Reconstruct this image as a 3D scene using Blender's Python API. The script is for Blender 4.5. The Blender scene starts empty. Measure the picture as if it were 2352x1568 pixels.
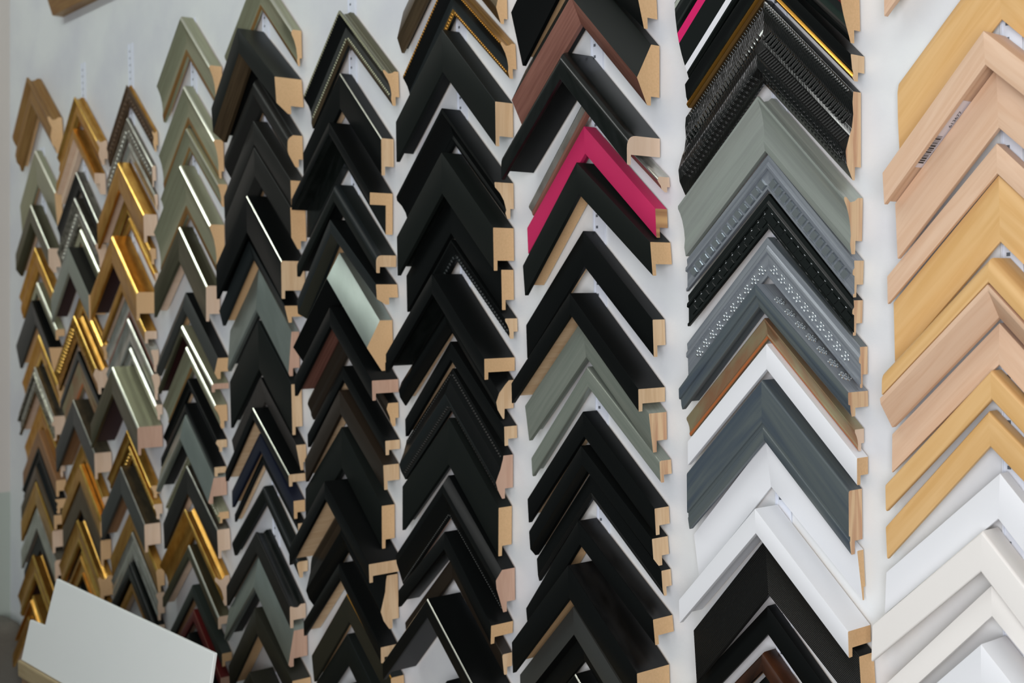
import bpy, bmesh, math, random
from mathutils import Vector, Matrix
random.seed(7)
S = bpy.context.scene
COL = S.collection

# ------------------------------------------------------------------ camera
R = ((0.64567058, -0.01520433, -0.76346469),
     (-0.01123773, 0.99950429, -0.02940891),
     (0.76353338, 0.02756808, 0.64517965))     # camera axes in (along wall, up, out of wall)
H0 = 1.45
cam_d = bpy.data.cameras.new('camera')
cam = bpy.data.objects.new('camera', cam_d); COL.objects.link(cam)
def tw(v): return Vector((v[0], -v[2], v[1]))
M = Matrix.Identity(4)
for k in range(3):
    a = tw(R[k])
    for j in range(3): M[j][k] = a[j]
M[0][3], M[1][3], M[2][3] = 1.43837, -0.98260, H0
cam.matrix_world = M
cam_d.sensor_fit = 'HORIZONTAL'; cam_d.sensor_width = 36.0
cam_d.lens = 2911.18 / 2352 * 36.0
cam_d.clip_start = 0.02
cam_d.dof.use_dof = True
cam_d.dof.focus_distance = 1.22
cam_d.dof.aperture_fstop = 8.5
S.camera = cam

# ------------------------------------------------------------------ view, world, lights
S.view_settings.view_transform = 'Standard'
S.view_settings.look = 'None'
S.view_settings.gamma = 1.0
S.view_settings.use_curve_mapping = False
S.view_settings.exposure = 0.0
W = bpy.data.worlds.new('room_air'); S.world = W; W.use_nodes = True
bg = W.node_tree.nodes['Background']
bg.inputs[0].default_value = (0.86, 1.0, 0.98, 1); bg.inputs[1].default_value = 0.12

def area(name, loc, target, sx, sy, power, col=(1, 1, 1)):
    l = bpy.data.lights.new(name, 'AREA'); l.shape = 'RECTANGLE'; l.size = sx; l.size_y = sy
    l.energy = power; l.color = col
    o = bpy.data.objects.new(name, l); COL.objects.link(o)
    o.location = loc
    o.rotation_euler = (Vector(target) - Vector(loc)).to_track_quat('-Z', 'Y').to_euler()
    return o
area('added_right_light', (1.75, -1.75, 1.42), (0.55, 0, 1.38), 1.4, 1.1, 34, (1.0, 0.985, 1.0))  # soft main light added from the right, no window behind it
area('ceiling_lamp_light', (-0.9, -0.95, 2.74), (-0.9, -0.4, 1.2), 1.2, 0.14, 5.6, (0.90, 1.0, 0.92))
area('ceiling_lamp_light', (0.6, -0.95, 2.74), (0.6, -0.35, 1.2), 1.2, 0.14, 4.6, (0.97, 1.0, 0.97))

# ------------------------------------------------------------------ materials
def srgb(r, g, b):
    return tuple(((c/255)/12.92 if c/255 <= .04045 else ((c/255+.055)/1.055)**2.4) for c in (r, g, b)) + (1,)
MATS = {}
def mat(key, base, rough=.5, metal=0.0, kind='plain', base2=None, bump=0.0, scale=1.0, spec=.5, coat=0.0):
    if key in MATS: return MATS[key]
    m = bpy.data.materials.new(key); m.use_nodes = True; MATS[key] = m
    nt = m.node_tree; N = nt.nodes; L = nt.links
    b = N['Principled BSDF']
    b.inputs['Base Color'].default_value = base
    b.inputs['Roughness'].default_value = rough
    b.inputs['Metallic'].default_value = metal
    b.inputs['Specular IOR Level'].default_value = spec
    b.inputs['Coat Weight'].default_value = coat
    b.inputs['Coat Roughness'].default_value = .08
    if kind == 'plain' and not bump: return m
    uv = N.new('ShaderNodeUVMap'); uv.uv_map = 'UVMap'
    oi = N.new('ShaderNodeObjectInfo')
    add = N.new('ShaderNodeVectorMath'); add.operation = 'ADD'
    mul = N.new('ShaderNodeMath'); mul.operation = 'MULTIPLY'; mul.inputs[1].default_value = 9.0
    L.new(oi.outputs['Random'], mul.inputs[0])
    L.new(uv.outputs[0], add.inputs[0]); L.new(mul.outputs[0], add.inputs[1])
    mp = N.new('ShaderNodeMapping'); L.new(add.outputs[0], mp.inputs['Vector'])
    no = N.new('ShaderNodeTexNoise')
    L.new(mp.outputs[0], no.inputs['Vector'])
    if kind == 'grain':            # long fibres along the length
        mp.inputs['Scale'].default_value = (6*scale, 90*scale, 1); no.inputs['Scale'].default_value = 1.6; no.inputs['Detail'].default_value = 6; no.inputs['Distortion'].default_value = 1.2
    elif kind == 'endgrain':       # growth rings seen on a saw cut
        mp.inputs['Scale'].default_value = (150*scale, 14*scale, 1); mp.inputs['Rotation'].default_value = (0, 0, .35); no.inputs['Scale'].default_value = 1.0; no.inputs['Detail'].default_value = 3; no.inputs['Distortion'].default_value = .7
    elif kind == 'blotch':
        mp.inputs['Scale'].default_value = (30*scale, 60*scale, 1); no.inputs['Scale'].default_value = 1.5; no.inputs['Detail'].default_value = 5
    elif kind == 'streak':
        mp.inputs['Scale'].default_value = (9*scale, 200*scale, 1); no.inputs['Scale'].default_value = 1.5; no.inputs['Detail'].default_value = 3
    elif kind == 'speck':
        mp.inputs['Scale'].default_value = (420*scale, 420*scale, 1); no.inputs['Scale'].default_value = 1.0; no.inputs['Detail'].default_value = 3
    else:
        mp.inputs['Scale'].default_value = (60*scale, 60*scale, 1); no.inputs['Scale'].default_value = 2.0
    if base2 is not None:
        cr = N.new('ShaderNodeValToRGB')
        cr.color_ramp.elements[0].position = .38; cr.color_ramp.elements[1].position = .64
        cr.color_ramp.elements[0].color = base; cr.color_ramp.elements[1].color = base2
        L.new(no.outputs[0], cr.inputs[0]); L.new(cr.outputs[0], b.inputs['Base Color'])
    if bump:
        bn = N.new('ShaderNodeBump'); bn.inputs['Strength'].default_value = bump; bn.inputs['Distance'].default_value = .0006
        L.new(no.outputs[0], bn.inputs['Height']); L.new(bn.outputs[0], b.inputs['Normal'])
    return m

def wave_mat(key, base, rough, pitch, strength, metal=0.0, across=True, base2=None, coat=0.0, dist=.0012):
    """ribbed or corded surface: ribs run across (or along) the length"""
    if key in MATS: return MATS[key]
    m = bpy.data.materials.new(key); m.use_nodes = True; MATS[key] = m
    nt = m.node_tree; N = nt.nodes; L = nt.links
    b = N['Principled BSDF']; b.inputs['Base Color'].default_value = base
    b.inputs['Roughness'].default_value = rough; b.inputs['Metallic'].default_value = metal; b.inputs['Coat Weight'].default_value = coat
    b.inputs['Coat Roughness'].default_value = .05
    uv = N.new('ShaderNodeUVMap'); uv.uv_map = 'UVMap'
    wv = N.new('ShaderNodeTexWave'); wv.wave_type = 'BANDS'; wv.bands_direction = 'X' if across else 'Y'
    wv.inputs['Scale'].default_value = .314 / pitch; wv.inputs['Distortion'].default_value = 1.0 if across else .15
    wv.inputs['Detail'].default_value = 2; wv.inputs['Detail Scale'].default_value = 3
    L.new(uv.outputs[0], wv.inputs['Vector'])
    bn = N.new('ShaderNodeBump'); bn.inputs['Strength'].default_value = strength; bn.inputs['Distance'].default_value = dist
    L.new(wv.outputs[0], bn.inputs['Height']); L.new(bn.outputs[0], b.inputs['Normal'])
    if base2 is not None:
        mx = N.new('ShaderNodeMix'); mx.data_type = 'RGBA'
        mx.inputs[6].default_value = base; mx.inputs[7].default_value = base2
        L.new(wv.outputs[0], mx.inputs[0]); L.new(mx.outputs[2], b.inputs['Base Color'])
    return m

RAW = [mat('sawn_pine', srgb(226, 196, 158), .75, kind='endgrain', base2=srgb(214, 180, 140), bump=.15),
       mat('sawn_fibreboard', srgb(222, 184, 138), .85, kind='speck', base2=srgb(216, 178, 132), bump=.1),
       mat('sawn_pale_wood', srgb(226, 200, 176), .75, kind='endgrain', base2=srgb(220, 192, 166), scale=.6, bump=.15),
       mat('sawn_ringed_pine', srgb(228, 196, 156), .75, kind='endgrain', base2=srgb(202, 158, 124), scale=.8, bump=.15),
       mat('sawn_pink_wood', srgb(208, 172, 150), .8, kind='endgrain', base2=srgb(200, 162, 140), bump=.1),
       mat('sawn_plywood', srgb(206, 164, 112), .75, kind='streak', base2=srgb(158, 116, 78), scale=.35, bump=.1)]
BLK = mat('black_satin', srgb(12, 14, 14), .34, spec=.2)
BLM = mat('black_matt', srgb(20, 24, 22), .48, bump=.05, spec=.2)
BLG = mat('black_gloss', srgb(14, 18, 16), .2, spec=.35, kind='blotch', base2=srgb(24, 27, 26), bump=.04)
MOT = mat('black_scuffed', srgb(10, 10, 10), .26, spec=.35, kind='blotch', base2=srgb(28, 28, 28), scale=.5, bump=.08)
DGR = mat('charcoal', srgb(30, 30, 28), .42, spec=.3)
BGY = mat('black_grey', srgb(26, 31, 32), .42, spec=.35)
OLV = mat('dark_olive', srgb(38, 38, 30), .4)
SIL = mat('silver_leaf', srgb(200, 200, 192), .25, .8, kind='blotch', base2=srgb(168, 166, 156), bump=.05)
SILD = mat('tarnished_silver', srgb(104, 100, 90), .34, .9, kind='blotch', base2=srgb(132, 128, 116), bump=.12)
CHM = mat('champagne_leaf', srgb(164, 165, 138), .32, .6, kind='streak', base2=srgb(154, 154, 128), bump=.03)
CHE = mat('bright_champagne_edge', srgb(236, 236, 222), .27, 1.0)
CHD = mat('dark_champagne', srgb(108, 106, 84), .32, .85, kind='streak', base2=srgb(96, 92, 72), bump=.03)
GLD = mat('gold_leaf', srgb(204, 156, 78), .3, .85, kind='blotch', base2=srgb(184, 132, 58), bump=.06)
GLB = mat('bright_gold_leaf', srgb(240, 200, 112), .25, .95, kind='blotch', base2=srgb(220, 170, 80), bump=.05)
GLW = mat('dull_gold_wood', srgb(160, 124, 72), .42, .5, kind='streak', base2=srgb(138, 98, 52), bump=.05)
RST = mat('rusty_gold', srgb(160, 150, 118), .4, .5, kind='blotch', base2=srgb(160, 122, 92), scale=.6, bump=.1)
ORG = mat('orange_lip', srgb(176, 104, 58), .45, .2)
RED = mat('dark_red_bole', srgb(96, 34, 20), .45)
OXB = mat('oxblood', srgb(88, 22, 22), .35)
WINE = mat('wine_black', srgb(42, 14, 14), .5)
BRZ = mat('bronze', srgb(104, 88, 66), .36, .7, kind='streak', base2=srgb(84, 70, 52), bump=.04)
BRB = mat('brown_black', srgb(38, 30, 22), .38)
BRN = mat('brown_ornate', srgb(88, 66, 44), .45, .3, kind='speck', base2=srgb(58, 42, 28), scale=.6, bump=.5)
COP = mat('coppery_pink', srgb(152, 106, 92), .4, .35, kind='streak', base2=srgb(132, 88, 76), bump=.05)
NVY = mat('navy', srgb(18, 24, 42), .42)
GBK = mat('green_black', srgb(34, 42, 38), .4)
GGS = mat('grey_green_satin', srgb(140, 146, 136), .3, .3, kind='streak', base2=srgb(130, 138, 128))
GSA = mat('grey_silver_satin', srgb(172, 180, 172), .3, .45, kind='streak', base2=srgb(164, 170, 164), bump=.02)
GBL = mat('slate_silver', srgb(146, 152, 158), .3, .35, kind='streak', base2=srgb(126, 132, 140), bump=.06)
GBB = mat('polished_silver_bead', srgb(206, 212, 216), .13, .9)
SLT = mat('slate_blue_wood', srgb(72, 82, 92), .34, .1, kind='grain', base2=srgb(94, 102, 102), scale=.5, bump=.08)
SLA = mat('slate', srgb(62, 64, 62), .4, .2)
SLG = mat('slate_gold_top', srgb(92, 86, 70), .32, .7, kind='blotch', base2=srgb(74, 70, 60), bump=.05)
PAL = mat('pale_silver_green', srgb(166, 176, 170), .36, .8, kind='blotch', base2=srgb(154, 164, 158), scale=.5, bump=.05)
PNK = mat('raspberry_pink', srgb(190, 44, 92), .55, spec=.2)
WHT = mat('white_satin', srgb(232, 234, 238), .38)
CRM = mat('cream_white', srgb(236, 233, 229), .4)
MPL = mat('blush_maple', srgb(222, 190, 162), .45, kind='grain', base2=srgb(214, 178, 148), bump=.04)
BLS = mat('pink_maple', srgb(220, 184, 160), .45, kind='grain', base2=srgb(212, 174, 146), scale=.7, bump=.04)
HNY = mat('honey_maple', srgb(222, 182, 126), .42, kind='grain', base2=srgb(212, 168, 108), scale=.6, bump=.04)
TAN = mat('tan_wood', srgb(140, 104, 68), .5, kind='streak', base2=srgb(124, 88, 56))
CORD = wave_mat('black_corded_gloss', srgb(9, 9, 9), .12, .0042, .7, coat=1.0)
CORE = wave_mat('black_fine_cord', srgb(14, 14, 14), .28, .0016, .6)
SPK = mat('black_speckled_gloss', srgb(12, 12, 12), .1, kind='speck', base2=srgb(20, 20, 20), scale=.9, bump=1.0, coat=1.0)
RIB = wave_mat('black_ribbed', srgb(16, 17, 16), .45, .0016, .8, across=False)
RBT = wave_mat('charcoal_ribbed', srgb(44, 42, 40), .4, .006, .9, base2=srgb(58, 54, 50))
ORN = mat('silver_ornament', srgb(166, 164, 152), .3, .9, kind='speck', base2=srgb(80, 76, 66), scale=.5, bump=1.0)
GOR = mat('gold_ornament', srgb(212, 158, 70), .3, 1.0, kind='speck', base2=srgb(120, 78, 34), scale=.5, bump=1.0)
HOTP = mat('hot_pink_lacquer', srgb(214, 32, 104), .25, coat=.6)
LCB = mat('black_lacquer', srgb(12, 16, 15), .06, coat=1.0)
LCW = mat('pearl_lacquer', srgb(196, 202, 190), .18, .4, coat=.5)
LCS = mat('smoky_silver_lacquer', srgb(96, 100, 98), .12, .8, kind='streak', base2=srgb(30, 32, 32), scale=.6)
LCT = mat('teal_lacquer', srgb(40, 60, 54), .12, .5)
DST = mat('distressed_brown_black', srgb(22, 17, 15), .22, kind='blotch', base2=srgb(72, 42, 26), scale=.35, bump=.12)
BRASS = mat('gilt_edge', srgb(206, 150, 66), .25, 1.0)

# finish: material per profile zone. zones: top, edge, face, face2, lip, sight (inner edge), rab (rabbet), raw index
def F(top, face, edge=None, face2=None, lip=None, sight=None, rab=None, raw=0, look=''):
    return dict(top=top, face=face, edge=edge or face, face2=face2 or face, lip=lip or face2 or face,
                sight=sight or face, rab=rab, raw=raw, look=look)
FIN = {
 'maple': F(MPL, MPL, look='pinkish maple'), 'blush': F(BLS, MPL, rab=MPL, raw=2, look='pinkish maple'),
 'honey': F(HNY, HNY, look='honey coloured maple'),
 'white': F(WHT, WHT, raw=1, look='white'), 'cream': F(CRM, CRM, raw=1, look='creamy white'),
 'whitedeep': F(WHT, WHT, rab=WHT, raw=1, look='deep white'),
 'collage': F(BLK, LCB, raw=1, look='black lacquered with pink, white and silver stripes'),
 'blackgold': F(BLK, BLK, lip=BRASS, face2=BLG, sight=GLW, rab=RED, raw=0, look='black with a thin gold inner edge'),
 'rope': F(BLK, CORD, edge=SPK, face2=CORE, lip=CORD, raw=3, look='very wide glossy black corded'),
 'greysatin': F(GSA, GSA, edge=GSA, raw=3, look='wide scooped silver grey'),
 'silverbead': F(GBL, GBL, raw=0, look='silver with square beads along its inner edge'),
 'blackbead': F(BLK, LCB, raw=3, look='glossy black with small shiny beads'),
 'greyorn': F(SLT, GBL, raw=3, look='blue grey with silver woven ornaments'),
 'greyflower': F(GBL, SLT, raw=3, rab=SLT, look='slate blue with pressed flowers on its outer side'),
 'rustgold': F(RST, RST, lip=ORG, raw=2, look='thin rusty antique gold'),
 'slatewood': F(SLT, SLT, rab=SLT, raw=3, look='wide flat slate blue stained wood'),
 'blackrib': F(BLK, RIB, raw=1, look='wide flat finely ribbed black'),
 'black': F(BLK, BLK, look='satin black'), 'blackmat': F(BLM, BLM, rab=BLG, raw=1, look='flat matt black'),
  'blacksilverin': F(BLK, BLK, edge=CHE, rab=BLK, raw=0, look='deep black with a thin silver edge line'),
 'blackin': F(BLK, BLK, rab=BLG, raw=1, look='black all-round'),
 'blackmatraw': F(BLM, BLM, raw=1, look='flat matt black'),
 'distressed': F(DST, DST, raw=3, look='distressed brown black rounded'),
 'blackolive': F(BGY, BLK, edge=BGY, raw=1, look='black peaked'),
 'copperridge': F(BLM, COP, edge=BLM, sight=COP, rab=BLK, raw=1, look='black peaked with coppery pink inner slope'),
 'blackgloss': F(BLG, BLG, rab=BLK, raw=2, look='deep glossy black round-edged'),
 'silverred': F(SIL, SIL, face2=COP, raw=2, look='narrow polished silver with a red line'),
 'blackell': F(BLK, BLK, rab=BLG, raw=1, look='black L-shaped'),
 'pink': F(PNK, PNK, rab=PNK, raw=5, look='raspberry pink'),
 'greygreen': F(GGS, GGS, rab=GGS, raw=3, look='plain grey green'),
 'blackrib2': F(BLK, BLK, face2=RIB, raw=0, look='slim black'),
 'mottled': F(MOT, BLK, raw=1, look='thick black with a scuffed outer side'),
 'greyblack': F(SLA, SLA, face2=BLK, lip=BLK, sight=BLK, raw=1, look='grey edged black stepped'),
 'blacksilver': F(BLK, BLK, edge=CHE, raw=0, look='black with a thin silver edge line'),
 'bronze': F(BGY, BRZ, edge=BRZ, rab=BLK, raw=1, look='peaked bronze and black'),
 'goldbeadblack': F(GLW, BLK, edge=GLD, face2=BGY, lip=GLD, raw=1, look='black scoop with beaded gold rims'),
 'blackgrey': F(BLM, BLM, edge=BGY, raw=0, rab=BLK, look='greyish black'),
 'blackbead2': F(BLK, BLK, lip=BLK, raw=0, look='black with a beaded inner edge'),
 'beadgreen': F(BLK, BLK, face2=BGY, raw=4, look='black with twin beaded lines and a round glossy band'),
 'beadblack': F(BLK, BLK, face2=BLK, raw=4, look='black grooved with a fine bead line'),
 'brownblack': F(BRB, BRB, look='brownish black'),
 'champbead': F(CHD, BLK, edge=CHM, face2=SLA, lip=BRZ, raw=1, look='champagne rimmed with a black scoop and beads'),
 'greyolive': F(BLK, BGY, face2=OLV, lip=OLV, raw=1, look='dark grey sloped-edge'),
 'paleridge': F(PAL, BLK, edge=PAL, raw=1, look='peaked with a pale silvery outer slope and black inner slope'),
 'blackpink': F(BLK, BLK, rab=COP, raw=4, look='thick black with pinkish bare wood'),
 'darkbrown': F(BLK, BRB, raw=1, look='lumpy dark brown'),
 'greygoldedge': F(BGY, OLV, edge=BRASS, raw=1, look='dark olive with a thin gold edge'),
 'champagne': F(CHM, CHM, edge=CHE, face2=CHM, lip=GLW, raw=1, look='scooped champagne silver'),
 'blackcopper': F(BGY, BLM, face2=BRZ, lip=BRZ, sight=BRZ, rab=BLK, raw=1, look='thick black with a bronze inner slope'),
 'charcoal': F(DGR, DGR, edge=SLA, raw=1, look='charcoal'),
 'charcoalgloss': F(BLG, DGR, raw=2, look='charcoal with a glossy black outer side'),
 'darkgrey': F(BLK, BGY, raw=1, look='dark blue grey'),
 'greypale': F(PAL, PAL, rab=DGR, raw=4, look='pale silver green'),
 'ribbed': F(BLK, RBT, raw=0, look='charcoal cross-ribbed'),
 'navy': F(NVY, NVY, raw=1, look='dark navy blue'),
 'olive': F(OLV, OLV, raw=1, look='dark olive'),
 'champdark': F(CHD, CHD, edge=CHE, raw=2, look='dark champagne flat-faced'),
 'champbright': F(CHM, CHD, edge=CHE, rab=WINE, raw=4, look='deep champagne box with a bright edge'),
 'slate': F(BLK, SLA, raw=1, look='dark slate grey'),
 'champbead2': F(CHM, CHM, edge=CHE, raw=1, look='champagne with a fine bead rim'),
 'silverdark': F(SILD, DGR, edge=SIL, raw=2, look='dark tarnished silver'),
 'gold': F(GLD, GLD, edge=GLB, raw=2, look='gold'),
 'greenblack': F(GBK, GBK, raw=1, look='greenish black'),
 'oxblood': F(OXB, OXB, edge=COP, raw=4, look='oxblood red'),
 'brownornate': F(GLD, BRN, edge=BRN, raw=1, look='textured brown with a gold outer side'),
 'silverorn': F(SILD, ORN, edge=SIL, raw=2, look='embossed silver'),
 'silver': F(SILD, SIL, edge=SIL, raw=2, look='polished silver'),
 'goldbright': F(GLD, GLD, edge=GLB, face2=GLB, lip=GLB, sight=GLD, rab=WINE, raw=1, look='bright gold'),
 'silverred': F(SIL, SIL, face2=COP, raw=2, look='narrow silver with a red line'),
 'goldorn': F(GLD, GOR, edge=GLB, raw=2, look='embossed gold'),
 'slategold': F(SLG, SLA, edge=SIL, rab=TAN, raw=2, look='deep slate with a golden grey outer side'),
 'goldred': F(GLD, GLD, face2=RED, lip=RED, sight=RED, raw=2, look='gold with a dark red lining'),
 'greengrey': F(DGR, GGS, edge=GGS, rab=WINE, raw=1, look='deep grey green'),
 'bronze2': F(BRZ, BRZ, look='bronze'),
 'goldwood': F(GLW, GLW, edge=GLW, raw=1, look='wide dull gold wood'),
 'tan': F(TAN, TAN, raw=1, look='tan brown'),
}

# ------------------------------------------------------------------ mesh helpers
def link(name, me, parent=None):
    o = bpy.data.objects.new(name, me); COL.objects.link(o)
    if parent is not None: o.parent = parent
    return o
def tag(o, label=None, cat=None, group=None, kind=None):
    if label: o['label'] = label
    if cat: o['category'] = cat
    if group: o['group'] = group
    if kind: o['kind'] = kind
    return o
def box_mesh(name, lo, hi, m, bevel=0.0, seg=2):
    bm = bmesh.new(); bmesh.ops.create_cube(bm, size=1)
    for v in bm.verts:
        v.co = Vector([lo[k] + (v.co[k]+.5)*(hi[k]-lo[k]) for k in range(3)])
    if bevel: bmesh.ops.bevel(bm, geom=bm.edges[:], offset=bevel, segments=seg, profile=.5, affect='EDGES')
    me = bpy.data.meshes.new(name); bm.to_mesh(me); bm.free()
    me.materials.append(m)
    uv = me.uv_layers.new(name='UVMap')
    for po in me.polygons:
        n = po.normal
        for li in po.loop_indices:
            c = me.vertices[me.loops[li].vertex_index].co
            uv.data[li].uv = (c.x, c.z) if abs(n.y) > .5 else ((c.x, c.y) if abs(n.z) > .5 else (c.y, c.z))
    return me

def fillet(P):
    """P: list of (v, d, radius, zone of the segment that starts here); returns [(v,d,zone)]"""
    n = len(P); out = []
    for i in range(n):
        a, b, c = P[i-1], P[i], P[(i+1) % n]
        r = b[2]
        A, B, C = Vector(a[:2]), Vector(b[:2]), Vector(c[:2])
        u, w = A-B, C-B
        lu, lw = u.length, w.length
        if r <= 0 or lu < 1e-6 or lw < 1e-6: out.append((b[0], b[1], b[3])); continue
        u /= lu; w /= lw
        cs = max(-1, min(1, u.dot(w))); ang = math.acos(cs)
        if ang > 3.05: out.append((b[0], b[1], b[3])); continue
        t = min(r/math.tan(ang/2), lu*.45, lw*.45)
        p0, p1 = B+u*t, B+w*t
        seg = 2 if t < .002 else 6
        for k in range(seg+1):
            s = k/seg
            q = p0*(1-s)**2 + B*2*s*(1-s) + p1*s*s
            out.append((q.x, q.y, 'edge' if (k < seg and a[3] == 'top') else (a[3] if k < seg/2 else b[3])))
    return out

OGEE = {57: [(0, 1), (.1, 1.7), (.32, 3), (.55, 3.6), (.75, 3.3), (1, 2.2)],
        59: [(0, 1), (.08, 1.05), (.3, 1.3), (.6, 1.8), (.78, 1.6), (1, 1.15)],
        61: [(0, 1), (.22, 1.5), (.42, 1.45), (.7, 1.2), (1, .95)],
        78: [(0, 1), (.1, 1.1), (.3, 1.2), (.65, 1.65), (.83, 1.4), (1, .9)]}

def profile(kind, h, d, q, idx, cham=0):
    e = .0006
    r0 = .0009
    lt = min(.0055, .3*d); rh = min(.012, .35*h) if idx != 2 else .003
    F_ = []                                     # front outline, (v, d, r, zone)
    if kind == 'flat': F_ = [(0, d, r0, 'face'), (h, d, r0, 'sight')]
    elif kind == 'soft': F_ = [(0, d, .003, 'face'), (h, q*d, .003, 'sight')]
    elif kind == 'round': F_ = [(0, d, min(.45*h, .3*d), 'face'), (h, q*d if q < 1 else d, .0015, 'sight')]
    elif kind == 'dome': F_ = [(0, .62*d, .004, 'face'), (.14*h, d*.96, .012, 'face'), (.55*h, d, .02, 'face'), (h, q*d+.1*d, .004, 'sight')]
    elif kind == 'domein': F_ = [(0, d, .002, 'z0'), (.1*h, .995*d, 0, 'z1'), (.2*h, .98*d, 0, 'z2'), (.3*h, .95*d, 0, 'z3'), (.42*h, .91*d, 0, 'z4'),
                                 (.55*h, .84*d, 0, 'z5'), (.68*h, .75*d, 0, 'z6'), (.8*h, .64*d, 0, 'z7'), (.84*h, .6*d, 0, 'z8'), (.92*h, .52*d, 0, 'z9'), (h, q*d, .001, 'sight')]
    elif kind == 'gold_edge': F_ = [(0, d, r0, 'face'), (.55*h, d*.9, 0, 'face2'), (.72*h, d*.8, 0, 'lip'), (.86*h, .9*d, .001, 'lip'), (h, .75*d, .001, 'sight')]
    elif kind == 'bevin':
        F_ = [(0, d, r0, 'face'), (h, q*d, r0, 'sight')] if q < .9 and idx != 7 else [(0, d, r0, 'face'), (.2*h, d*.96, r0, 'face'), (h, q*d, r0, 'sight')]
    elif kind == 'bevel': F_ = [(0, d, r0, 'face'), (.72*h, d, r0, 'face2'), (h, q*d, r0, 'sight')]
    elif kind == 'bevelout2': F_ = [(0, .68*d, r0, 'face'), (.93*h, d, r0, 'face'), (h, .9*d, r0, 'sight')]
    elif kind == 'bevelout': F_ = [(0, .75*d, r0, 'face'), (.7*h, d, r0, 'face2'), (h, q*d, r0, 'sight')]
    elif kind == 'wave': F_ = [(0, d, .001, 'edge'), (.12*h, 1.1*d, .001, 'face'), (.26*h, 1.0*d, .002, 'face'), (.42*h, 1.2*d, .004, 'face'), (.5*h, 1.5*d, 0, 'face2'),
                               (.68*h, 2.0*d, .006, 'lip'), (.83*h, 1.85*d, .004, 'lip'), (h, 1.1*d, .001, 'sight')]
    elif kind == 'scooptop':
        F_ = [(0, d, .0012, 'edge'), (.07*h, .97*d, .001, 'face'), (.16*h, .86*d, 0, 'face'), (.3*h, (.3*1+.7*q)*d+.06*d, 0, 'face'), (.48*h, (q+.1)*d, 0, 'face2'),
              (.66*h, (q+.05)*d, 0, 'face2'), (.82*h, (q+.08)*d, .001, 'lip'), (h, q*d, r0, 'sight')]
    elif kind == 'scoop':
        F_ = [(0, d, .0012, 'edge'), (.14*h, .97*d, .001, 'face'), (.3*h, (.55+.45*q)*d, 0, 'face'), (.5*h, (.25+.75*q)*d, 0, 'face'), (.75*h, (q+.05)*d, 0, 'face2'), (.85*h, (q+.1)*d, .001, 'lip'), (h, q*d, r0, 'sight')]
    elif kind == 'step': F_ = [(0, d, r0, 'face'), (.2*h, .93*d, .0005, 'face'), (.27*h, 1.1*d, .0008, 'face'), (.38*h, 1.12*d, .0008, 'face'), (.42*h, .9*d, 0, 'face'), (.9*h, .86*d, 0, 'face'), (.91*h, 1.0*d, .0005, 'lip'), (h, .97*d, .0008, 'sight')]
    elif kind == 'stepin': F_ = [(0, d, r0, 'face'), (.5*h, 1.0*d, r0, 'face2'), (.53*h, (q+.06)*d, 0, 'face2'), (.8*h, (q+.04)*d, .002, 'lip'), (h, q*d, .001, 'sight')]
    elif kind == 'stepwide': F_ = [(0, d, .003, 'face'), (.7*h, 1.02*d, r0, 'face'), (.715*h, .92*d, 0, 'face'), (.78*h, .92*d, 0, 'face'), (.8*h, .96*d, .001, 'face'), (h, .86*d, .001, 'sight')]
    elif kind in ('ridge', 'ridgeb'): F_ = [(-.036, (.37 if idx != 71 else .48)*d, r0, 'edge'), (0, d, r0, 'face'), (h, q*d, r0, 'sight')]
    elif kind == 'bump': F_ = [(0, d, .002, 'face'), (.25*h, 1.15*d, .003, 'face'), (.6*h, .85*d, .003, 'face2'), (.8*h, .8*d, .001, 'lip'), (h, q*d, .001, 'sight')]
    elif kind == 'ogee':
        if idx in OGEE:
            F_ = [(v*h, m*d, .003 if 0 < v < 1 else .001, 'face' if v < .5 else 'face2') for v, m in OGEE[idx]]
            F_[-1] = F_[-1][:3] + ('sight',)
        else:
            F_ = [(0, d, .0012, 'edge'), (.12*h, .95*d, .001, 'face'), (.3*h, .74*d, .003, 'face'), (.55*h, .86*d, .004, 'face2'), (.75*h, .78*d, .002, 'face2'), (.85*h, (q+.08)*d, 0, 'lip'), (h, q*d, r0, 'sight')]
    elif kind == 'ell':
        h2 = .055 if idx == 68 else .04
        return fillet([(0, 0, 0, 'top'), (0, d, r0, 'face'), (h, d, r0, 'rab'), (h, .011, 0, 'rab'), (h2, .011, 0, 'rab'), (h2, 0, 0, 'back')])
    if cham and kind not in ('ridge', 'ridgeb', 'bevelout', 'domein', 'wave') and F_[1][0] > cham*1.5:
        z0 = F_[0][3]; z0 = 'face' if z0 == 'edge' else z0
        F_ = [(0, d-cham, 0, 'edge'), (cham*.63, d-.44*cham, 0, 'edge'), (cham*1.414, d, 0, z0)] + F_[1:]
    elif cham and F_[0][0] == 0 and kind in ('scoop', 'scooptop'):
        F_ = [(0, d-cham, 0, 'edge'), (min(cham*1.414, F_[1][0]*.9+1e-4), d, 0, 'face')] + F_[1:]
    top_v = F_[0][0]
    top = [(top_v, 0, 0, 'top')]
    if idx in (18, 66, 50, 138, 155, 119):      # a hollow worked into the outer side
        top += [(0, .25*d, 0, 'top'), (.06*h, .42*d, .002, 'top'), (.09*h, .66*d, .002, 'top'), (.0*h, .86*d, .001, 'top')]
    elif idx in (97, 114, 144, 145, 152, 170):
        top += [(0, .3*d, 0, 'top'), (.12*h, .5*d, .002, 'top'), (.1*h, .72*d, .002, 'top')]
    db = F_[-1][1]
    lt = min(lt, .45*db)
    P = top + F_ + [(h-.0002, db-lt, 0, 'rab'), (h-rh, db-lt-.0003, 0, 'rab'), (h-rh, 0, 0, 'back')]
    return fillet(P)

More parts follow.
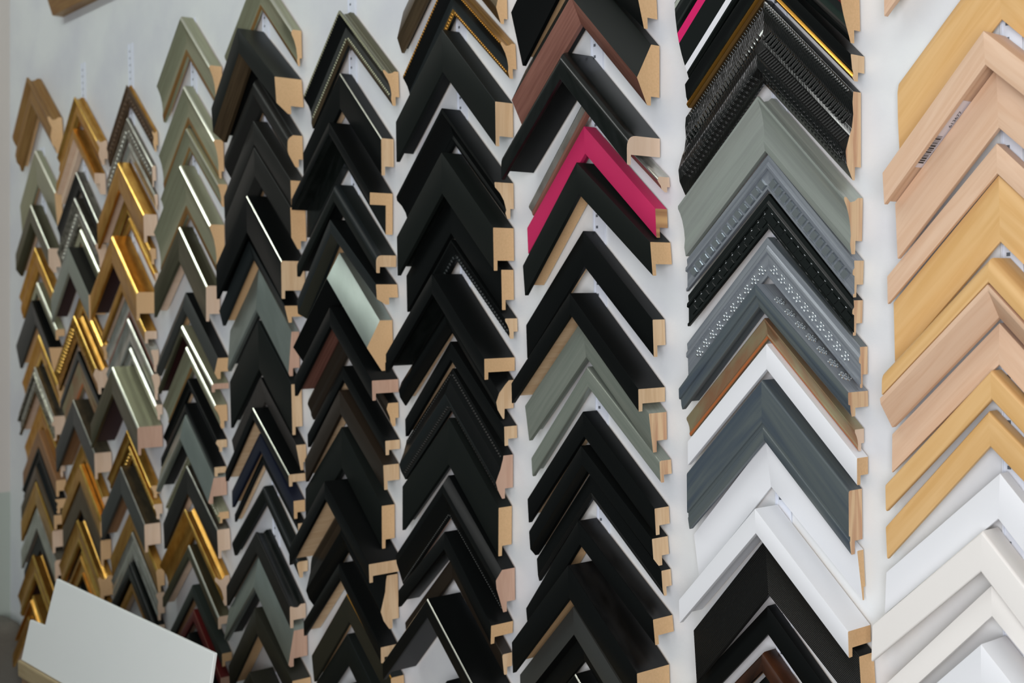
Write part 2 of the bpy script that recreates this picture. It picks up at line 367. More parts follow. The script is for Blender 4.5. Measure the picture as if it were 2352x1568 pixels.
def rail_mesh(name, side, w, prof, fin, idx):
    """one mitred leg: the moulding section swept from the mitre (x=0) to a plumb saw cut at x=+-w"""
    zones = ['top', 'edge', 'face', 'face2', 'lip', 'sight', 'rab', 'back', 'end']
    mats = []
    def slot(m):
        if m not in mats: mats.append(m)
        return mats.index(m)
    raw = RAW[fin['raw']]
    coll = {'z0': LCW, 'z1': LCS, 'z2': LCB, 'z3': LCS, 'z4': HOTP, 'z5': LCB, 'z6': LCB, 'z7': LCB, 'z8': WHT, 'z9': LCB} if side < 0 else \
           {'z0': GGS, 'z1': LCS, 'z2': LCB, 'z3': GGS, 'z4': OXB, 'z5': LCB, 'z6': LCT, 'z7': LCB, 'z8': LCS, 'z9': LCB}
    def zm(z):
        if z in coll: return slot(coll[z])
        if z in ('back', 'end'): return slot(raw)
        if z == 'rab': return slot(fin['rab'] or raw)
        return slot(fin[z])
    per = [0.0]
    for i in range(len(prof)):
        a, b = prof[i], prof[(i+1) % len(prof)]
        per.append(per[-1] + math.hypot((b[0]-a[0])/1.414, b[1]-a[1]))
    n = len(prof); xs = [0.0, w*side]
    verts = []
    for x in xs:
        for v, d, z in prof: verts.append((x, -d, -abs(x)-v))
    faces = []; fm = []; uvs = []
    Ln = w*1.4142
    for i in range(n):
        j = (i+1) % n
        f = (i, j, n+j, n+i) if side < 0 else (i, n+i, n+j, j)
        faces.append(f); fm.append(zm(prof[i][2]))
        sh = lambda k: prof[k][0]/1.414
        U = {i: (-sh(i), per[i]), j: (-sh(j), per[i+1]), n+i: (Ln-sh(i), per[i]), n+j: (Ln-sh(j), per[i+1])}
        uvs.append([U[k] for k in f])
    e0 = tuple(range(n)) if side > 0 else tuple(reversed(range(n)))
    e1 = tuple(reversed([n+k for k in range(n)])) if side > 0 else tuple(n+k for k in range(n))
    for e in (e0, e1):
        faces.append(e); fm.append(zm('end'))
        uvs.append([(prof[k % n][1], prof[k % n][0]/1.0) for k in e])
    me = bpy.data.meshes.new(name); me.from_pydata(verts, [], faces)
    for m in mats: me.materials.append(m)
    uv = me.uv_layers.new(name='UVMap')
    for po in me.polygons:
        po.material_index = fm[po.index]; po.use_smooth = po.index < n
        for k, li in enumerate(po.loop_indices): uv.data[li].uv = uvs[po.index][k]
    # sharp where the outline really turns
    me.update()
    nr = [po.normal.copy() for po in me.polygons]
    ef = {}
    for po in me.polygons:
        for ek in po.edge_keys: ef.setdefault(ek, []).append(po.index)
    sh = me.attributes.new('sharp_edge', 'BOOLEAN', 'EDGE')
    for ed in me.edges:
        fs = ef.get(tuple(sorted(ed.vertices)), [])
        if len(fs) < 2 or max(fs) >= n or nr[fs[0]].angle(nr[fs[1]], 0) > .62: sh.data[ed.index].value = True
    return me

def surf_depth(prof, v):
    """front depth of the outline at a given v"""
    best = 0
    for i in range(len(prof)):
        a, b = prof[i], prof[(i+1) % len(prof)]
        lo, hi = min(a[0], b[0]), max(a[0], b[0])
        if lo - 1e-9 <= v <= hi + 1e-9 and hi - lo > 1e-7:
            t = (v-a[0])/(b[0]-a[0]); best = max(best, a[1]+(b[1]-a[1])*t)
    return best

def beads(name, side, w, prof, v0, v1, pitch, fill, height, m, shape='block', ontop=False, dd=None):
    """row of raised ornaments following the rail; v0..v1 is the band across the face"""
    verts = []; faces = []
    Ln = w*1.4142
    a = pitch*.5 + v1/1.4142
    base = []
    if shape == 'block':
        tmpl = [(-1, -1, 0), (1, -1, 0), (1, 1, 0), (-1, 1, 0), (-.8, -.8, 1), (.8, -.8, 1), (.8, .8, 1), (-.8, .8, 1)]
        tf = [(4, 5, 6, 7), (0, 1, 5, 4), (1, 2, 6, 5), (2, 3, 7, 6), (3, 0, 4, 7)]
    else:
        tmpl = []; tf = []
        K, T = 8, 3
        for r in range(T):
            ph = r/T*math.pi/2
            for k in range(K):
                th = k/K*2*math.pi
                tmpl.append((math.cos(ph)*math.cos(th), math.cos(ph)*math.sin(th), math.sin(ph)))
        tmpl.append((0, 0, 1))
        for r in range(T-1):
            for k in range(K): tf.append((r*K+k, r*K+(k+1) % K, (r+1)*K+(k+1) % K, (r+1)*K+k))
        for k in range(K): tf.append(((T-1)*K+k, (T-1)*K+(k+1) % K, T*K))
    while True:
        ha = pitch*fill/2
        if (a+ha - v0/1.4142) > Ln + v0/1.4142*0 - .0005 - max(0, 0): break
        if shape == 'flower':
            cs = [(a, .5, ha*.34, .2)] + [(a+ha*.6*math.cos(t), .5+.32*math.sin(t), ha*.34, .2) for t in [k*math.pi/3 for k in range(6)]]
        elif shape == 'weave':
            cs = [(a+ha*dx, vv, ha*.3, .17) for dx, vv in ((-.55, .22), (.1, .22), (.6, .5), (-.2, .5), (-.6, .78), (.1, .78))]
        else: cs = [(a, .5, ha, .5)]
        for (ca, cv, ra, rv) in cs:
            b0 = len(verts)
            for (tx, ty, tz) in tmpl:
                aa = ca + tx*ra; vn = cv + ty*rv
                if ontop:
                    dpt = v0 + (v1-v0)*vn; x = side*aa/1.4142
                    verts.append((x + side*height*tz*.7071, -dpt, -abs(x) + height*tz*.7071 + .0001)); continue
                v = v0 + (v1-v0)*vn
                x = max(0.0, min(w, (aa - v/1.4142)/1.4142 + v/2*0))
                dp = (dd if dd is not None else surf_depth(prof, v)) - .0002
                verts.append((side*x, -(dp+height*tz), -x-v))
            for f in tf: faces.append(tuple(b0+k for k in (f if side > 0 else reversed(f))))
        a += pitch
    me = bpy.data.meshes.new(name); me.from_pydata(verts, [], faces); me.materials.append(m)
    for po in me.polygons: po.use_smooth = shape != 'block'
    bm = bmesh.new(); bm.from_mesh(me); bmesh.ops.recalc_face_normals(bm, faces=bm.faces); bm.to_mesh(me); bm.free()
    return me

# ------------------------------------------------------------------ the room
WALLM = bpy.data.materials.new('white_wall_paint'); WALLM.use_nodes = True
nt = WALLM.node_tree; b = nt.nodes['Principled BSDF']
tc = nt.nodes.new('ShaderNodeTexCoord'); n1 = nt.nodes.new('ShaderNodeTexNoise'); n1.inputs['Scale'].default_value = 7; n1.inputs['Detail'].default_value = 6
n2 = nt.nodes.new('ShaderNodeTexNoise'); n2.inputs['Scale'].default_value = 160; n2.inputs['Detail'].default_value = 4
cr = nt.nodes.new('ShaderNodeValToRGB'); cr.color_ramp.elements[0].position = .35; cr.color_ramp.elements[1].position = .6
cr.color_ramp.elements[0].color = srgb(214, 217, 224); cr.color_ramp.elements[1].color = srgb(226, 230, 232)
bn = nt.nodes.new('ShaderNodeBump'); bn.inputs['Strength'].default_value = .25; bn.inputs['Distance'].default_value = .001
nt.links.new(tc.outputs['Object'], n1.inputs['Vector']); nt.links.new(tc.outputs['Object'], n2.inputs['Vector'])
nt.links.new(n1.outputs[0], cr.inputs[0]); nt.links.new(cr.outputs[0], b.inputs['Base Color'])
nt.links.new(n2.outputs[0], bn.inputs['Height']); nt.links.new(bn.outputs[0], b.inputs['Normal'])
b.inputs['Roughness'].default_value = .6
SIDEW = mat('side_wall_paint', srgb(206, 200, 194), .7, bump=.03)
SIDEL = mat('side_wall_lower_paint', srgb(176, 184, 176), .7, bump=.03)
FLM = mat('grey_floor', srgb(70, 68, 64), .6, bump=.03)
CLM = mat('ceiling_paint', srgb(226, 226, 222), .8, bump=.02)
tag(link('wall_back', box_mesh('wall', (-1.75, 0.0, 0), (2.6, .12, 2.8), WALLM)), kind='structure')
# the side wall leans a little
def slab(name, pts, m):
    me = bpy.data.meshes.new(name); me.from_pydata(pts, [], [(0, 1, 2, 3), (7, 6, 5, 4), (0, 4, 5, 1), (1, 5, 6, 2), (2, 6, 7, 3), (3, 7, 4, 0)])
    bm = bmesh.new(); bm.from_mesh(me); bmesh.ops.recalc_face_normals(bm, faces=bm.faces); bm.to_mesh(me); bm.free()
    me.materials.append(m); me.uv_layers.new(name='UVMap'); return me
def wx(z): return -1.478 + (z-H0)*.074
ZS = 1.045
def lean(z0, z1, off=0.0):
    return [(wx(z0)+off, 0, z0), (wx(z0)+off, -.55, z0), (wx(z1)+off, -.55, z1), (wx(z1)+off, 0, z1),
            (wx(z0)-.1, 0, z0), (wx(z0)-.1, -.55, z0), (wx(z1)-.1, -.55, z1), (wx(z1)-.1, 0, z1)]
tag(link('wall_left', slab('wl', lean(ZS, 2.8), SIDEW)), kind='structure')
tag(link('trim_1', slab('wlow', lean(0, ZS, .001), SIDEL)), kind='structure')
tag(link('floor', box_mesh('fl', (-1.75, -2.6, -.05), (2.6, .12, 0), FLM)), kind='structure')
tag(link('ceiling', box_mesh('ce', (-1.75, -2.6, 2.8), (2.6, .12, 2.85), CLM)), kind='structure')
LAMPW = mat('lamp_white', srgb(230, 230, 230), .4)
DIFF = bpy.data.materials.new('lamp_tube'); DIFF.use_nodes = True
DIFF.node_tree.nodes['Principled BSDF'].inputs['Emission Color'].default_value = (1, 1, .97, 1)
DIFF.node_tree.nodes['Principled BSDF'].inputs['Emission Strength'].default_value = 3.0
for lx, lb in ((-.9, 'white ceiling lamp above the left half of the frame wall'), (.6, 'white ceiling lamp above the right half of the frame wall')):
    e = bpy.data.objects.new('ceiling_lamp', None); COL.objects.link(e); e.location = (lx, -.95, 2.8)
    tag(e, lb, 'lamp')
    link('housing', box_mesh('hs', (-.62, -.1, -.035), (.62, .1, 0), LAMPW, .004), e)
    link('tube', box_mesh('tb', (-.6, -.08, -.05), (.6, .08, -.036), DIFF, .004), e)

# slotted metal uprights the samples hang from
METW = mat('white_enamel_metal', srgb(222, 228, 240), .35)
HOLE = mat('slot_shadow_metal', srgb(92, 98, 108), .6)
COLX = [-1.2551, -1.0247, -.8004, -.5489, -.3034, -.0635, .1817, .4235, .6719, .9055]
ORD = ['leftmost', 'second', 'third', 'fourth', 'fifth', 'sixth', 'seventh', 'eighth', 'ninth', 'tenth']
CN = ['first', 'second', 'third', 'fourth', 'fifth', 'sixth', 'seventh', 'eighth', 'ninth', 'tenth']
for c, cx in enumerate(COLX):
    if c == 0: ztop = 1.80
    else: ztop = H0 + .492
    if c >= 4: ztop = 2.3
    e = bpy.data.objects.new('slotted_upright', None); COL.objects.link(e); e.location = (cx+.006, 0, ztop)
    tag(e, f'white slotted metal strip on the wall behind the {CN[c]} column of samples from the left', 'metal strip', 'slotted metal strips on the wall')
    z0 = .55 - ztop
    # a shallow channel: web and two flanges as one mesh, the slots as small plates with hole shade as their colour
    bm = bmesh.new()
    def bx(lo, hi):
        r = bmesh.ops.create_cube(bm, size=1)['verts']
        for v in r: v.co = Vector([lo[k] + (v.co[k]+.5)*(hi[k]-lo[k]) for k in range(3)])
    bx((-.0085, -.0012, z0), (.0085, -.0002, 0)); bx((-.0095, -.0022, z0), (-.008, -.0002, 0)); bx((.008, -.0022, z0), (.0095, -.0002, 0))
    me = bpy.data.meshes.new('channel'); bm.to_mesh(me); bm.free(); me.materials.append(METW)
    link('channel', me, e)
    bm = bmesh.new(); z = -.012
    while z > z0 + .01:
        bx((-.0052, -.0014, z-.003), (-.002, -.0010, z)); z -= .0125
    me = bpy.data.meshes.new('slots'); bm.to_mesh(me); bm.free(); me.materials.append(HOLE)
    link('slot_row', me, e)['kind'] = 'stuff'

# ------------------------------------------------------------------ the samples
SAMPLES = [
(10,0.9062,1.8358,0.0998,0.0400,0.0189,0.0015,'flat',1,'maple'),  # 0
(10,0.9058,1.7373,0.0965,0.0608,0.0070,0.0185,'dome',0.7,'honey'),  # 1
(10,0.9074,1.6636,0.0987,0.0273,0.0349,0.0554,'flat',1,'blush'),  # 2
(10,0.9087,1.6356,0.0975,0.0480,0.0178,0.0423,'flat',1,'blush'),  # 3
(10,0.9067,1.5760,0.1033,0.0245,0.0139,0.0104,'flat',1,'blush'),  # 4
(10,0.9063,1.5505,0.1000,0.0540,0.0101,0.0189,'flat',1,'honey'),  # 5
(10,0.9107,1.4832,0.0965,0.0196,0.0346,-0.0207,'round',1,'honey'),  # 6
(10,0.9098,1.4620,0.0976,0.0268,0.0350,-0.0209,'bevin',0.45,'blush'),  # 7
(10,0.9057,1.4305,0.0989,0.0341,0.0090,-0.0160,'flat',1,'blush'),  # 8
(10,0.9027,1.3921,0.1009,0.0238,0.0175,0.0164,'soft',1,'honey'),  # 9
(10,0.8985,1.3585,0.1019,0.0291,0.0140,0.0446,'soft',1,'honey'),  # 10
(10,0.9079,1.3082,0.1022,0.0375,0.0130,-0.0485,'flat',1,'white'),  # 11
(10,0.8989,1.2615,0.0997,0.0338,0.0258,-0.0428,'soft',1,'cream'),  # 12
(10,0.9023,1.2161,0.1000,0.0252,0.0175,0.0147,'flat',1,'cream'),  # 13
(10,0.9055,1.1724,0.1000,0.0450,0.0398,0.0000,'flat',1,'white'),  # 14
(9,0.6710,1.8478,0.0958,0.0741,0.0331,0.0160,'domein',0.45,'collage'),  # 15
(9,0.6765,1.7671,0.0978,0.0234,0.0206,-0.0084,'gold_edge',1,'blackgold'),  # 16
(9,0.6710,1.7374,0.0995,0.0790,0.0115,-0.0094,'wave',0.6,'rope'),  # 17
(9,0.6752,1.6440,0.0986,0.0505,0.0286,-0.0307,'scooptop',0.55,'greysatin'),  # 18
(9,0.6765,1.5902,0.0994,0.0330,0.0148,-0.0457,'step',1,'silverbead'),  # 19
(9,0.6755,1.5533,0.0985,0.0318,0.0139,-0.0407,'step',1,'blackbead'),  # 20
(9,0.6721,1.5124,0.1028,0.0369,0.0118,-0.0036,'step',1,'greyorn'),  # 21
(9,0.6720,1.4678,0.1005,0.0217,0.0301,0.0204,'stepin',0.85,'greyflower'),  # 22
(9,0.6695,1.4354,0.1005,0.0200,0.0142,0.0014,'scoop',0.6,'rustgold'),  # 23
(9,0.6739,1.4109,0.1006,0.0243,0.0168,-0.0041,'flat',1,'white'),  # 24
(9,0.6704,1.3765,0.0966,0.0580,0.0203,0.0045,'stepwide',0.9,'slatewood'),  # 25
(9,0.6662,1.3178,0.0977,0.0454,0.0096,0.0486,'bevin',0.5,'white'),  # 26
(9,0.6723,1.2553,0.1005,0.0235,0.0343,0.0262,'flat',1,'whitedeep'),  # 27
(9,0.6744,1.2249,0.0980,0.0526,0.0222,0.0637,'flat',1,'blackrib'),  # 28
(9,0.6686,1.1584,0.1000,0.0274,0.0126,0.0135,'flat',1,'black'),  # 29
(9,0.6681,1.1148,0.1000,0.0182,0.0214,0.0116,'round',1,'distressed'),  # 30
(9,0.6698,1.0922,0.1000,0.0300,0.0163,0.0000,'flat',1,'black'),  # 31
(8,0.4196,1.8864,0.0964,0.0596,0.0348,0.0449,'ridge',0.6,'blackolive'),  # 32
(8,0.4263,1.7845,0.0996,0.0271,0.0335,-0.0177,'ridge',0.55,'copperridge'),  # 33
(8,0.4245,1.7244,0.1004,0.0302,0.0491,-0.0099,'round',1,'blackgloss'),  # 34
(8,0.4285,1.6761,0.1015,0.0160,0.0162,0.0662,'bump',0.5,'silverred'),  # 35
(8,0.4275,1.6459,0.1012,0.0302,0.0177,0.0403,'flat',1,'pink'),  # 36
(8,0.4281,1.6057,0.1006,0.0348,0.0302,0.0843,'flat',1,'blackmatraw'),  # 37
(8,0.4244,1.5318,0.1005,0.0389,0.0183,0.0279,'flat',1,'black'),  # 38
(8,0.4250,1.4637,0.1012,0.0233,0.0399,0.0052,'flat',1,'black'),  # 39
(8,0.4297,1.4344,0.0981,0.0410,0.0267,0.0077,'bevin',0.8,'greygreen'),  # 40
(8,0.4269,1.3827,0.1014,0.0228,0.0176,0.0600,'soft',1,'greygreen'),  # 41
(8,0.4237,1.3332,0.1011,0.0277,0.0216,0.0558,'flat',1,'black'),  # 42
(8,0.4224,1.2957,0.0980,0.0289,0.0240,0.0842,'bevel',0.7,'black'),  # 43
(8,0.4256,1.2631,0.0989,0.0265,0.0140,0.0767,'bevel',0.9,'blackrib2'),  # 44
(8,0.4213,1.2131,0.1014,0.0263,0.0294,0.1124,'flat',1,'mottled'),  # 45
(8,0.4251,1.1671,0.1000,0.0358,0.0485,0.0303,'flat',1,'mottled'),  # 46
(8,0.4129,1.1169,0.0942,0.0629,0.0301,0.0158,'stepin',0.5,'greyblack'),  # 47
(8,0.4083,1.0395,0.1000,0.0300,0.0249,0.0000,'flat',1,'blacksilver'),  # 48
(7,0.1776,1.9036,0.1013,0.0186,0.0171,0.0084,'ridgeb',0.6,'bronze'),  # 49
(7,0.1895,1.8529,0.0989,0.0420,0.0229,0.0539,'scooptop',0.5,'goldbeadblack'),  # 50
(7,0.1866,1.7923,0.1012,0.0522,0.0270,-0.0046,'flat',1,'blackgrey'),  # 51
(7,0.1856,1.6958,0.1000,0.0426,0.0293,0.0056,'scoop',0.35,'black'),  # 52
(7,0.1871,1.6410,0.0981,0.0507,0.0315,0.0013,'flat',1,'blackmat'),  # 53
(7,0.1869,1.5896,0.0965,0.0477,0.0188,0.0052,'flat',1,'blackin'),  # 54
(7,0.1867,1.5341,0.1005,0.0243,0.0191,0.0226,'scoop',0.6,'blackbead2'),  # 55
(7,0.1835,1.4916,0.1013,0.0247,0.0466,-0.0105,'flat',1,'blackin'),  # 56
(7,0.1841,1.4651,0.1001,0.0458,0.0075,-0.0289,'ogee',0.9,'black'),  # 57
(7,0.1835,1.4076,0.1011,0.0230,0.0197,0.0128,'flat',1,'black'),  # 58
(7,0.1805,1.3738,0.0994,0.0517,0.0148,-0.0215,'ogee',0.9,'beadgreen'),  # 59
(7,0.1785,1.3121,0.0990,0.0586,0.0206,-0.0326,'flat',1,'blackmat'),  # 60
(7,0.1751,1.2396,0.1033,0.0511,0.0198,-0.0046,'ogee',0.6,'beadblack'),  # 61
(7,0.1836,1.1715,0.0955,0.0225,0.0341,-0.0613,'flat',1,'blackin'),  # 62
(7,0.1717,1.1340,0.1005,0.0255,0.0156,-0.0181,'soft',0.8,'brownblack'),  # 63
(7,0.1702,1.0886,0.1000,0.0231,0.0530,0.0032,'flat',1,'blacksilverin'),  # 64
(7,0.1774,0.9825,0.1000,0.0300,0.0295,0.0000,'flat',1,'black'),  # 65
(6,-0.0496,1.8600,0.1005,0.0458,0.0250,0.0337,'scooptop',0.45,'champbead'),  # 66
(6,-0.0580,1.7763,0.0996,0.0492,0.0199,-0.0108,'flat',1,'blacksilver'),  # 67
(6,-0.0614,1.7075,0.1008,0.0160,0.0364,-0.0327,'ell',1,'blackell'),  # 68
(6,-0.0596,1.6222,0.1014,0.0236,0.0322,-0.0033,'round',1,'blackgrey'),  # 69
(6,-0.0675,1.5742,0.1018,0.0270,0.0341,0.0893,'bevel',0.6,'greyolive'),  # 70
(6,-0.0659,1.4925,0.0953,0.0317,0.0419,0.0103,'ridge',0.45,'paleridge'),  # 71
(6,-0.0592,1.4531,0.0995,0.0265,0.0424,0.0135,'flat',1,'blackpink'),  # 72
(6,-0.0619,1.4232,0.1011,0.0316,0.0167,0.0149,'bump',0.6,'darkbrown'),  # 73
(6,-0.0591,1.3709,0.0993,0.0192,0.0233,0.0215,'flat',1,'black'),  # 74
(6,-0.0654,1.3372,0.1005,0.0330,0.0252,0.0432,'flat',1,'brownblack'),  # 75
(6,-0.0686,1.2852,0.0983,0.0580,0.0208,-0.0208,'flat',1,'blackmat'),  # 76
(6,-0.0660,1.2124,0.1034,0.0247,0.0520,0.0323,'flat',1,'black'),  # 77
(6,-0.0651,1.1860,0.0961,0.0723,0.0176,0.0125,'ogee',0.9,'black'),  # 78
(6,-0.0706,1.0943,0.0996,0.0214,0.0278,0.0040,'flat',1,'black'),  # 79
(6,-0.0634,1.0519,0.1012,0.0408,0.0212,0.0441,'soft',0.9,'greygoldedge'),  # 80
(6,-0.0722,0.9919,0.1000,0.0432,0.0155,0.0097,'flat',1,'blackgrey'),  # 81
(6,-0.0655,0.9235,0.1000,0.0300,0.0261,0.0000,'flat',1,'black'),  # 82
(5,-0.2943,1.9621,0.1033,0.0526,0.0170,0.0096,'scoop',0.4,'champagne'),  # 83
(5,-0.3010,1.8778,0.0998,0.0534,0.0451,0.0997,'bevel',0.6,'blackcopper'),  # 84
(5,-0.2921,1.8028,0.0980,0.0469,0.0258,0.0128,'dome',0.4,'charcoal'),  # 85
(5,-0.2952,1.7389,0.1034,0.0367,0.0242,0.0344,'flat',1,'charcoal'),  # 86
(5,-0.2937,1.6985,0.1018,0.0610,0.0251,0.0302,'bevel',0.6,'charcoal'),  # 87
(5,-0.2938,1.6245,0.1016,0.0553,0.0394,-0.0118,'flat',1,'blacksilverin'),  # 88
(5,-0.3092,1.5565,0.1030,0.0250,0.0293,0.0248,'bevin',0.8,'darkgrey'),  # 89
(5,-0.3083,1.5138,0.0956,0.0661,0.0190,-0.0072,'bevelout2',1,'greypale'),  # 90
(5,-0.3064,1.4345,0.0960,0.0754,0.0173,0.0098,'flat',1,'blackgrey'),  # 91
(5,-0.3035,1.3467,0.1002,0.0380,0.0168,0.0314,'bevin',0.6,'ribbed'),  # 92
(5,-0.3088,1.3001,0.0995,0.0176,0.0282,0.0571,'flat',1,'blacksilver'),  # 93
(5,-0.3049,1.2602,0.0963,0.0267,0.0192,0.0229,'flat',1,'navy'),  # 94
(5,-0.3084,1.2260,0.0988,0.0123,0.0134,0.0471,'flat',1,'black'),  # 95
(5,-0.3002,1.1790,0.1010,0.0247,0.0198,-0.0229,'round',0.7,'blackgrey'),  # 96
(5,-0.3099,1.1092,0.0995,0.0338,0.0270,0.0024,'round',1,'charcoalgloss'),  # 97
(5,-0.3086,1.0734,0.1010,0.0532,0.0330,0.0027,'bevelout2',1,'greypale'),  # 98
(5,-0.3094,0.9909,0.1004,0.0395,0.0311,0.0941,'flat',1,'olive'),  # 99
(5,-0.3127,0.8921,0.1000,0.0300,0.0410,0.0000,'flat',1,'olive'),  # 100
(4,-0.5382,1.9419,0.0977,0.0649,0.0230,0.0152,'scooptop',0.5,'champagne'),  # 101
(4,-0.5434,1.8284,0.1026,0.0631,0.0173,0.0137,'scooptop',0.5,'champagne'),  # 102
(4,-0.5390,1.7568,0.1059,0.0367,0.0174,0.0336,'scooptop',0.6,'champagne'),  # 103
(4,-0.5452,1.6954,0.1043,0.0810,0.0267,-0.0108,'scooptop',0.5,'champagne'),  # 104
(4,-0.5567,1.5931,0.0983,0.0581,0.0247,-0.0361,'flat',1,'champdark'),  # 105
(4,-0.5472,1.4821,0.1095,0.0340,0.0260,0.0105,'bevelout',0.8,'slate'),  # 106
(4,-0.5445,1.4269,0.1002,0.0139,0.0306,0.0562,'flat',1,'champbright'),  # 107
(4,-0.5457,1.3906,0.0968,0.0386,0.0229,0.0314,'scoop',0.5,'champagne'),  # 108
(4,-0.5496,1.3366,0.0989,0.0196,0.0178,0.0199,'bump',0.8,'blackrib2'),  # 109
(4,-0.5547,1.2951,0.1007,0.0156,0.0210,0.0051,'flat',1,'black'),  # 110
(4,-0.5516,1.2757,0.0984,0.0421,0.0340,0.0051,'bevelout2',0.95,'greypale'),  # 111
(4,-0.5486,1.2151,0.0974,0.0180,0.0184,0.0383,'step',1,'champbead2'),  # 112
(4,-0.5535,1.1887,0.1016,0.0466,0.0226,0.0599,'flat',1,'silverdark'),  # 113
(4,-0.5569,1.1160,0.1037,0.0489,0.0268,0.0333,'scoop',0.4,'gold'),  # 114
(4,-0.5541,1.0543,0.1042,0.0202,0.0222,-0.0021,'flat',1,'champdark'),  # 115
(4,-0.5495,0.9864,0.0997,0.0213,0.0179,0.0218,'flat',1,'greenblack'),  # 116
(4,-0.5511,0.9439,0.0959,0.0200,0.0170,-0.0108,'flat',1,'oxblood'),  # 117
(4,-0.5499,0.9058,0.1000,0.0300,0.0257,0.0000,'flat',1,'black'),  # 118
(3,-0.7884,1.8649,0.1002,0.0360,0.0103,0.0417,'ogee',0.6,'brownornate'),  # 119
(3,-0.7978,1.8073,0.1003,0.0388,0.0070,0.0276,'flat',1,'silverorn'),  # 120
(3,-0.7936,1.7605,0.1029,0.0290,0.0070,0.0104,'scoop',0.5,'silver'),  # 121
(3,-0.7982,1.7246,0.1031,0.0500,0.0257,0.0140,'flat',1,'gold'),  # 122
(3,-0.8023,1.6610,0.0994,0.0288,0.0131,0.0134,'scoop',0.6,'goldbright'),  # 123
(3,-0.7984,1.6244,0.1048,0.0180,0.0082,-0.0050,'scoop',0.6,'gold'),  # 124
(3,-0.8115,1.5908,0.1042,0.0500,0.0357,-0.0101,'flat',1,'goldbright'),  # 125
(3,-0.8023,1.5106,0.0957,0.0219,0.0228,0.0107,'flat',1,'gold'),  # 126
(3,-0.7997,1.4827,0.1000,0.0394,0.0145,-0.0036,'scoop',0.6,'silverred'),  # 127
(3,-0.7990,1.4393,0.1007,0.0465,0.0157,0.0086,'scoop',0.6,'silver'),  # 128
(3,-0.7948,1.3857,0.1026,0.0272,0.0139,0.0179,'scoop',0.6,'silver'),  # 129
(3,-0.7999,1.3512,0.1053,0.0500,0.0464,0.0153,'flat',1,'champbright'),  # 130
(3,-0.8063,1.2344,0.0970,0.0223,0.0180,0.0151,'scoop',0.6,'goldbright'),  # 131
(3,-0.8008,1.2038,0.0996,0.0271,0.0178,0.0222,'scoop',0.6,'goldorn'),  # 132
(3,-0.8092,1.1662,0.0972,0.0500,0.0302,0.0216,'flat',1,'slategold'),  # 133
(3,-0.8004,1.0896,0.1013,0.0423,0.0157,0.0164,'soft',0.8,'goldbright'),  # 134
(3,-0.8008,1.0445,0.0993,0.0498,0.0162,0.0201,'ogee',0.8,'silver'),  # 135
(3,-0.7994,0.9889,0.0998,0.0289,0.0223,-0.0038,'round',1,'blackgloss'),  # 136
(3,-0.8007,0.9550,0.0968,0.0200,0.0173,0.0130,'soft',1,'gold'),  # 137
(2,-1.0125,1.8729,0.1013,0.0470,0.0207,0.0530,'ogee',0.6,'gold'),  # 138
(2,-1.0181,1.8111,0.0979,0.0200,0.0217,0.0255,'ell',1,'goldred'),  # 139
(2,-1.0229,1.7282,0.1037,0.0360,0.0165,-0.0163,'scoop',0.6,'silverdark'),  # 140
(2,-1.0205,1.6769,0.0976,0.0500,0.0223,0.0242,'scoop',0.6,'silverorn'),  # 141
(2,-1.0250,1.6159,0.0947,0.0250,0.0102,0.0081,'soft',1,'champagne'),  # 142
(2,-1.0323,1.5806,0.0977,0.0500,0.0325,0.0166,'flat',1,'greengrey'),  # 143
(2,-1.0212,1.4864,0.0993,0.0300,0.0156,0.0235,'scoop',0.6,'goldbright'),  # 144
(2,-1.0279,1.4448,0.1017,0.0500,0.0266,0.0119,'bump',0.8,'goldorn'),  # 145
(2,-1.0255,1.3750,0.1008,0.0155,0.0211,0.0295,'flat',1,'slate'),  # 146
(2,-1.0241,1.3556,0.0941,0.0500,0.0189,0.0114,'scoop',0.6,'rustgold'),  # 147
(2,-1.0233,1.2798,0.0997,0.0500,0.0336,0.0219,'flat',1,'slategold'),  # 148
(2,-1.0284,1.1927,0.0976,0.0356,0.0169,0.0012,'scoop',0.6,'gold'),  # 149
(2,-1.0247,1.1513,0.0993,0.0332,0.0235,-0.0005,'soft',1,'goldbright'),  # 150
(2,-1.0290,1.1103,0.0972,0.0500,0.0207,-0.0144,'soft',1,'bronze'),  # 151
(2,-1.0315,1.0417,0.1003,0.0500,0.0293,0.0102,'scoop',0.8,'goldbright'),  # 152
(2,-1.0259,0.9806,0.0959,0.0500,0.0233,0.0121,'step',1,'goldbright'),  # 153
(2,-1.0258,0.9098,0.1000,0.0300,0.0275,0.0000,'flat',1,'slate'),  # 154
(1,-1.2421,1.9434,0.1040,0.0748,0.0301,0.0827,'ogee',0.5,'goldwood'),  # 155
(1,-1.2493,1.7939,0.1017,0.0720,0.0146,0.0521,'bevin',0.8,'champagne'),  # 156
(1,-1.2541,1.6793,0.0967,0.0500,0.0252,0.0092,'bevel',0.6,'champdark'),  # 157
(1,-1.2548,1.5899,0.0989,0.0500,0.0189,0.0127,'ogee',0.6,'gold'),  # 158
(1,-1.2488,1.5164,0.1012,0.0220,0.0184,0.0249,'flat',1,'champagne'),  # 159
(1,-1.2565,1.4783,0.0975,0.0500,0.0277,-0.0085,'bevin',0.7,'slate'),  # 160
(1,-1.2513,1.4055,0.1003,0.0500,0.0176,-0.0016,'scoop',0.6,'goldbright'),  # 161
(1,-1.2551,1.3384,0.1006,0.0500,0.0255,0.0121,'step',0.8,'silverorn'),  # 162
(1,-1.2549,1.2600,0.0969,0.0500,0.0152,-0.0127,'scoop',0.6,'gold'),  # 163
(1,-1.2551,1.2040,0.0974,0.0339,0.0206,-0.0046,'soft',1,'tan'),  # 164
(1,-1.2575,1.1651,0.0972,0.0302,0.0224,-0.0094,'ogee',0.8,'charcoal'),  # 165
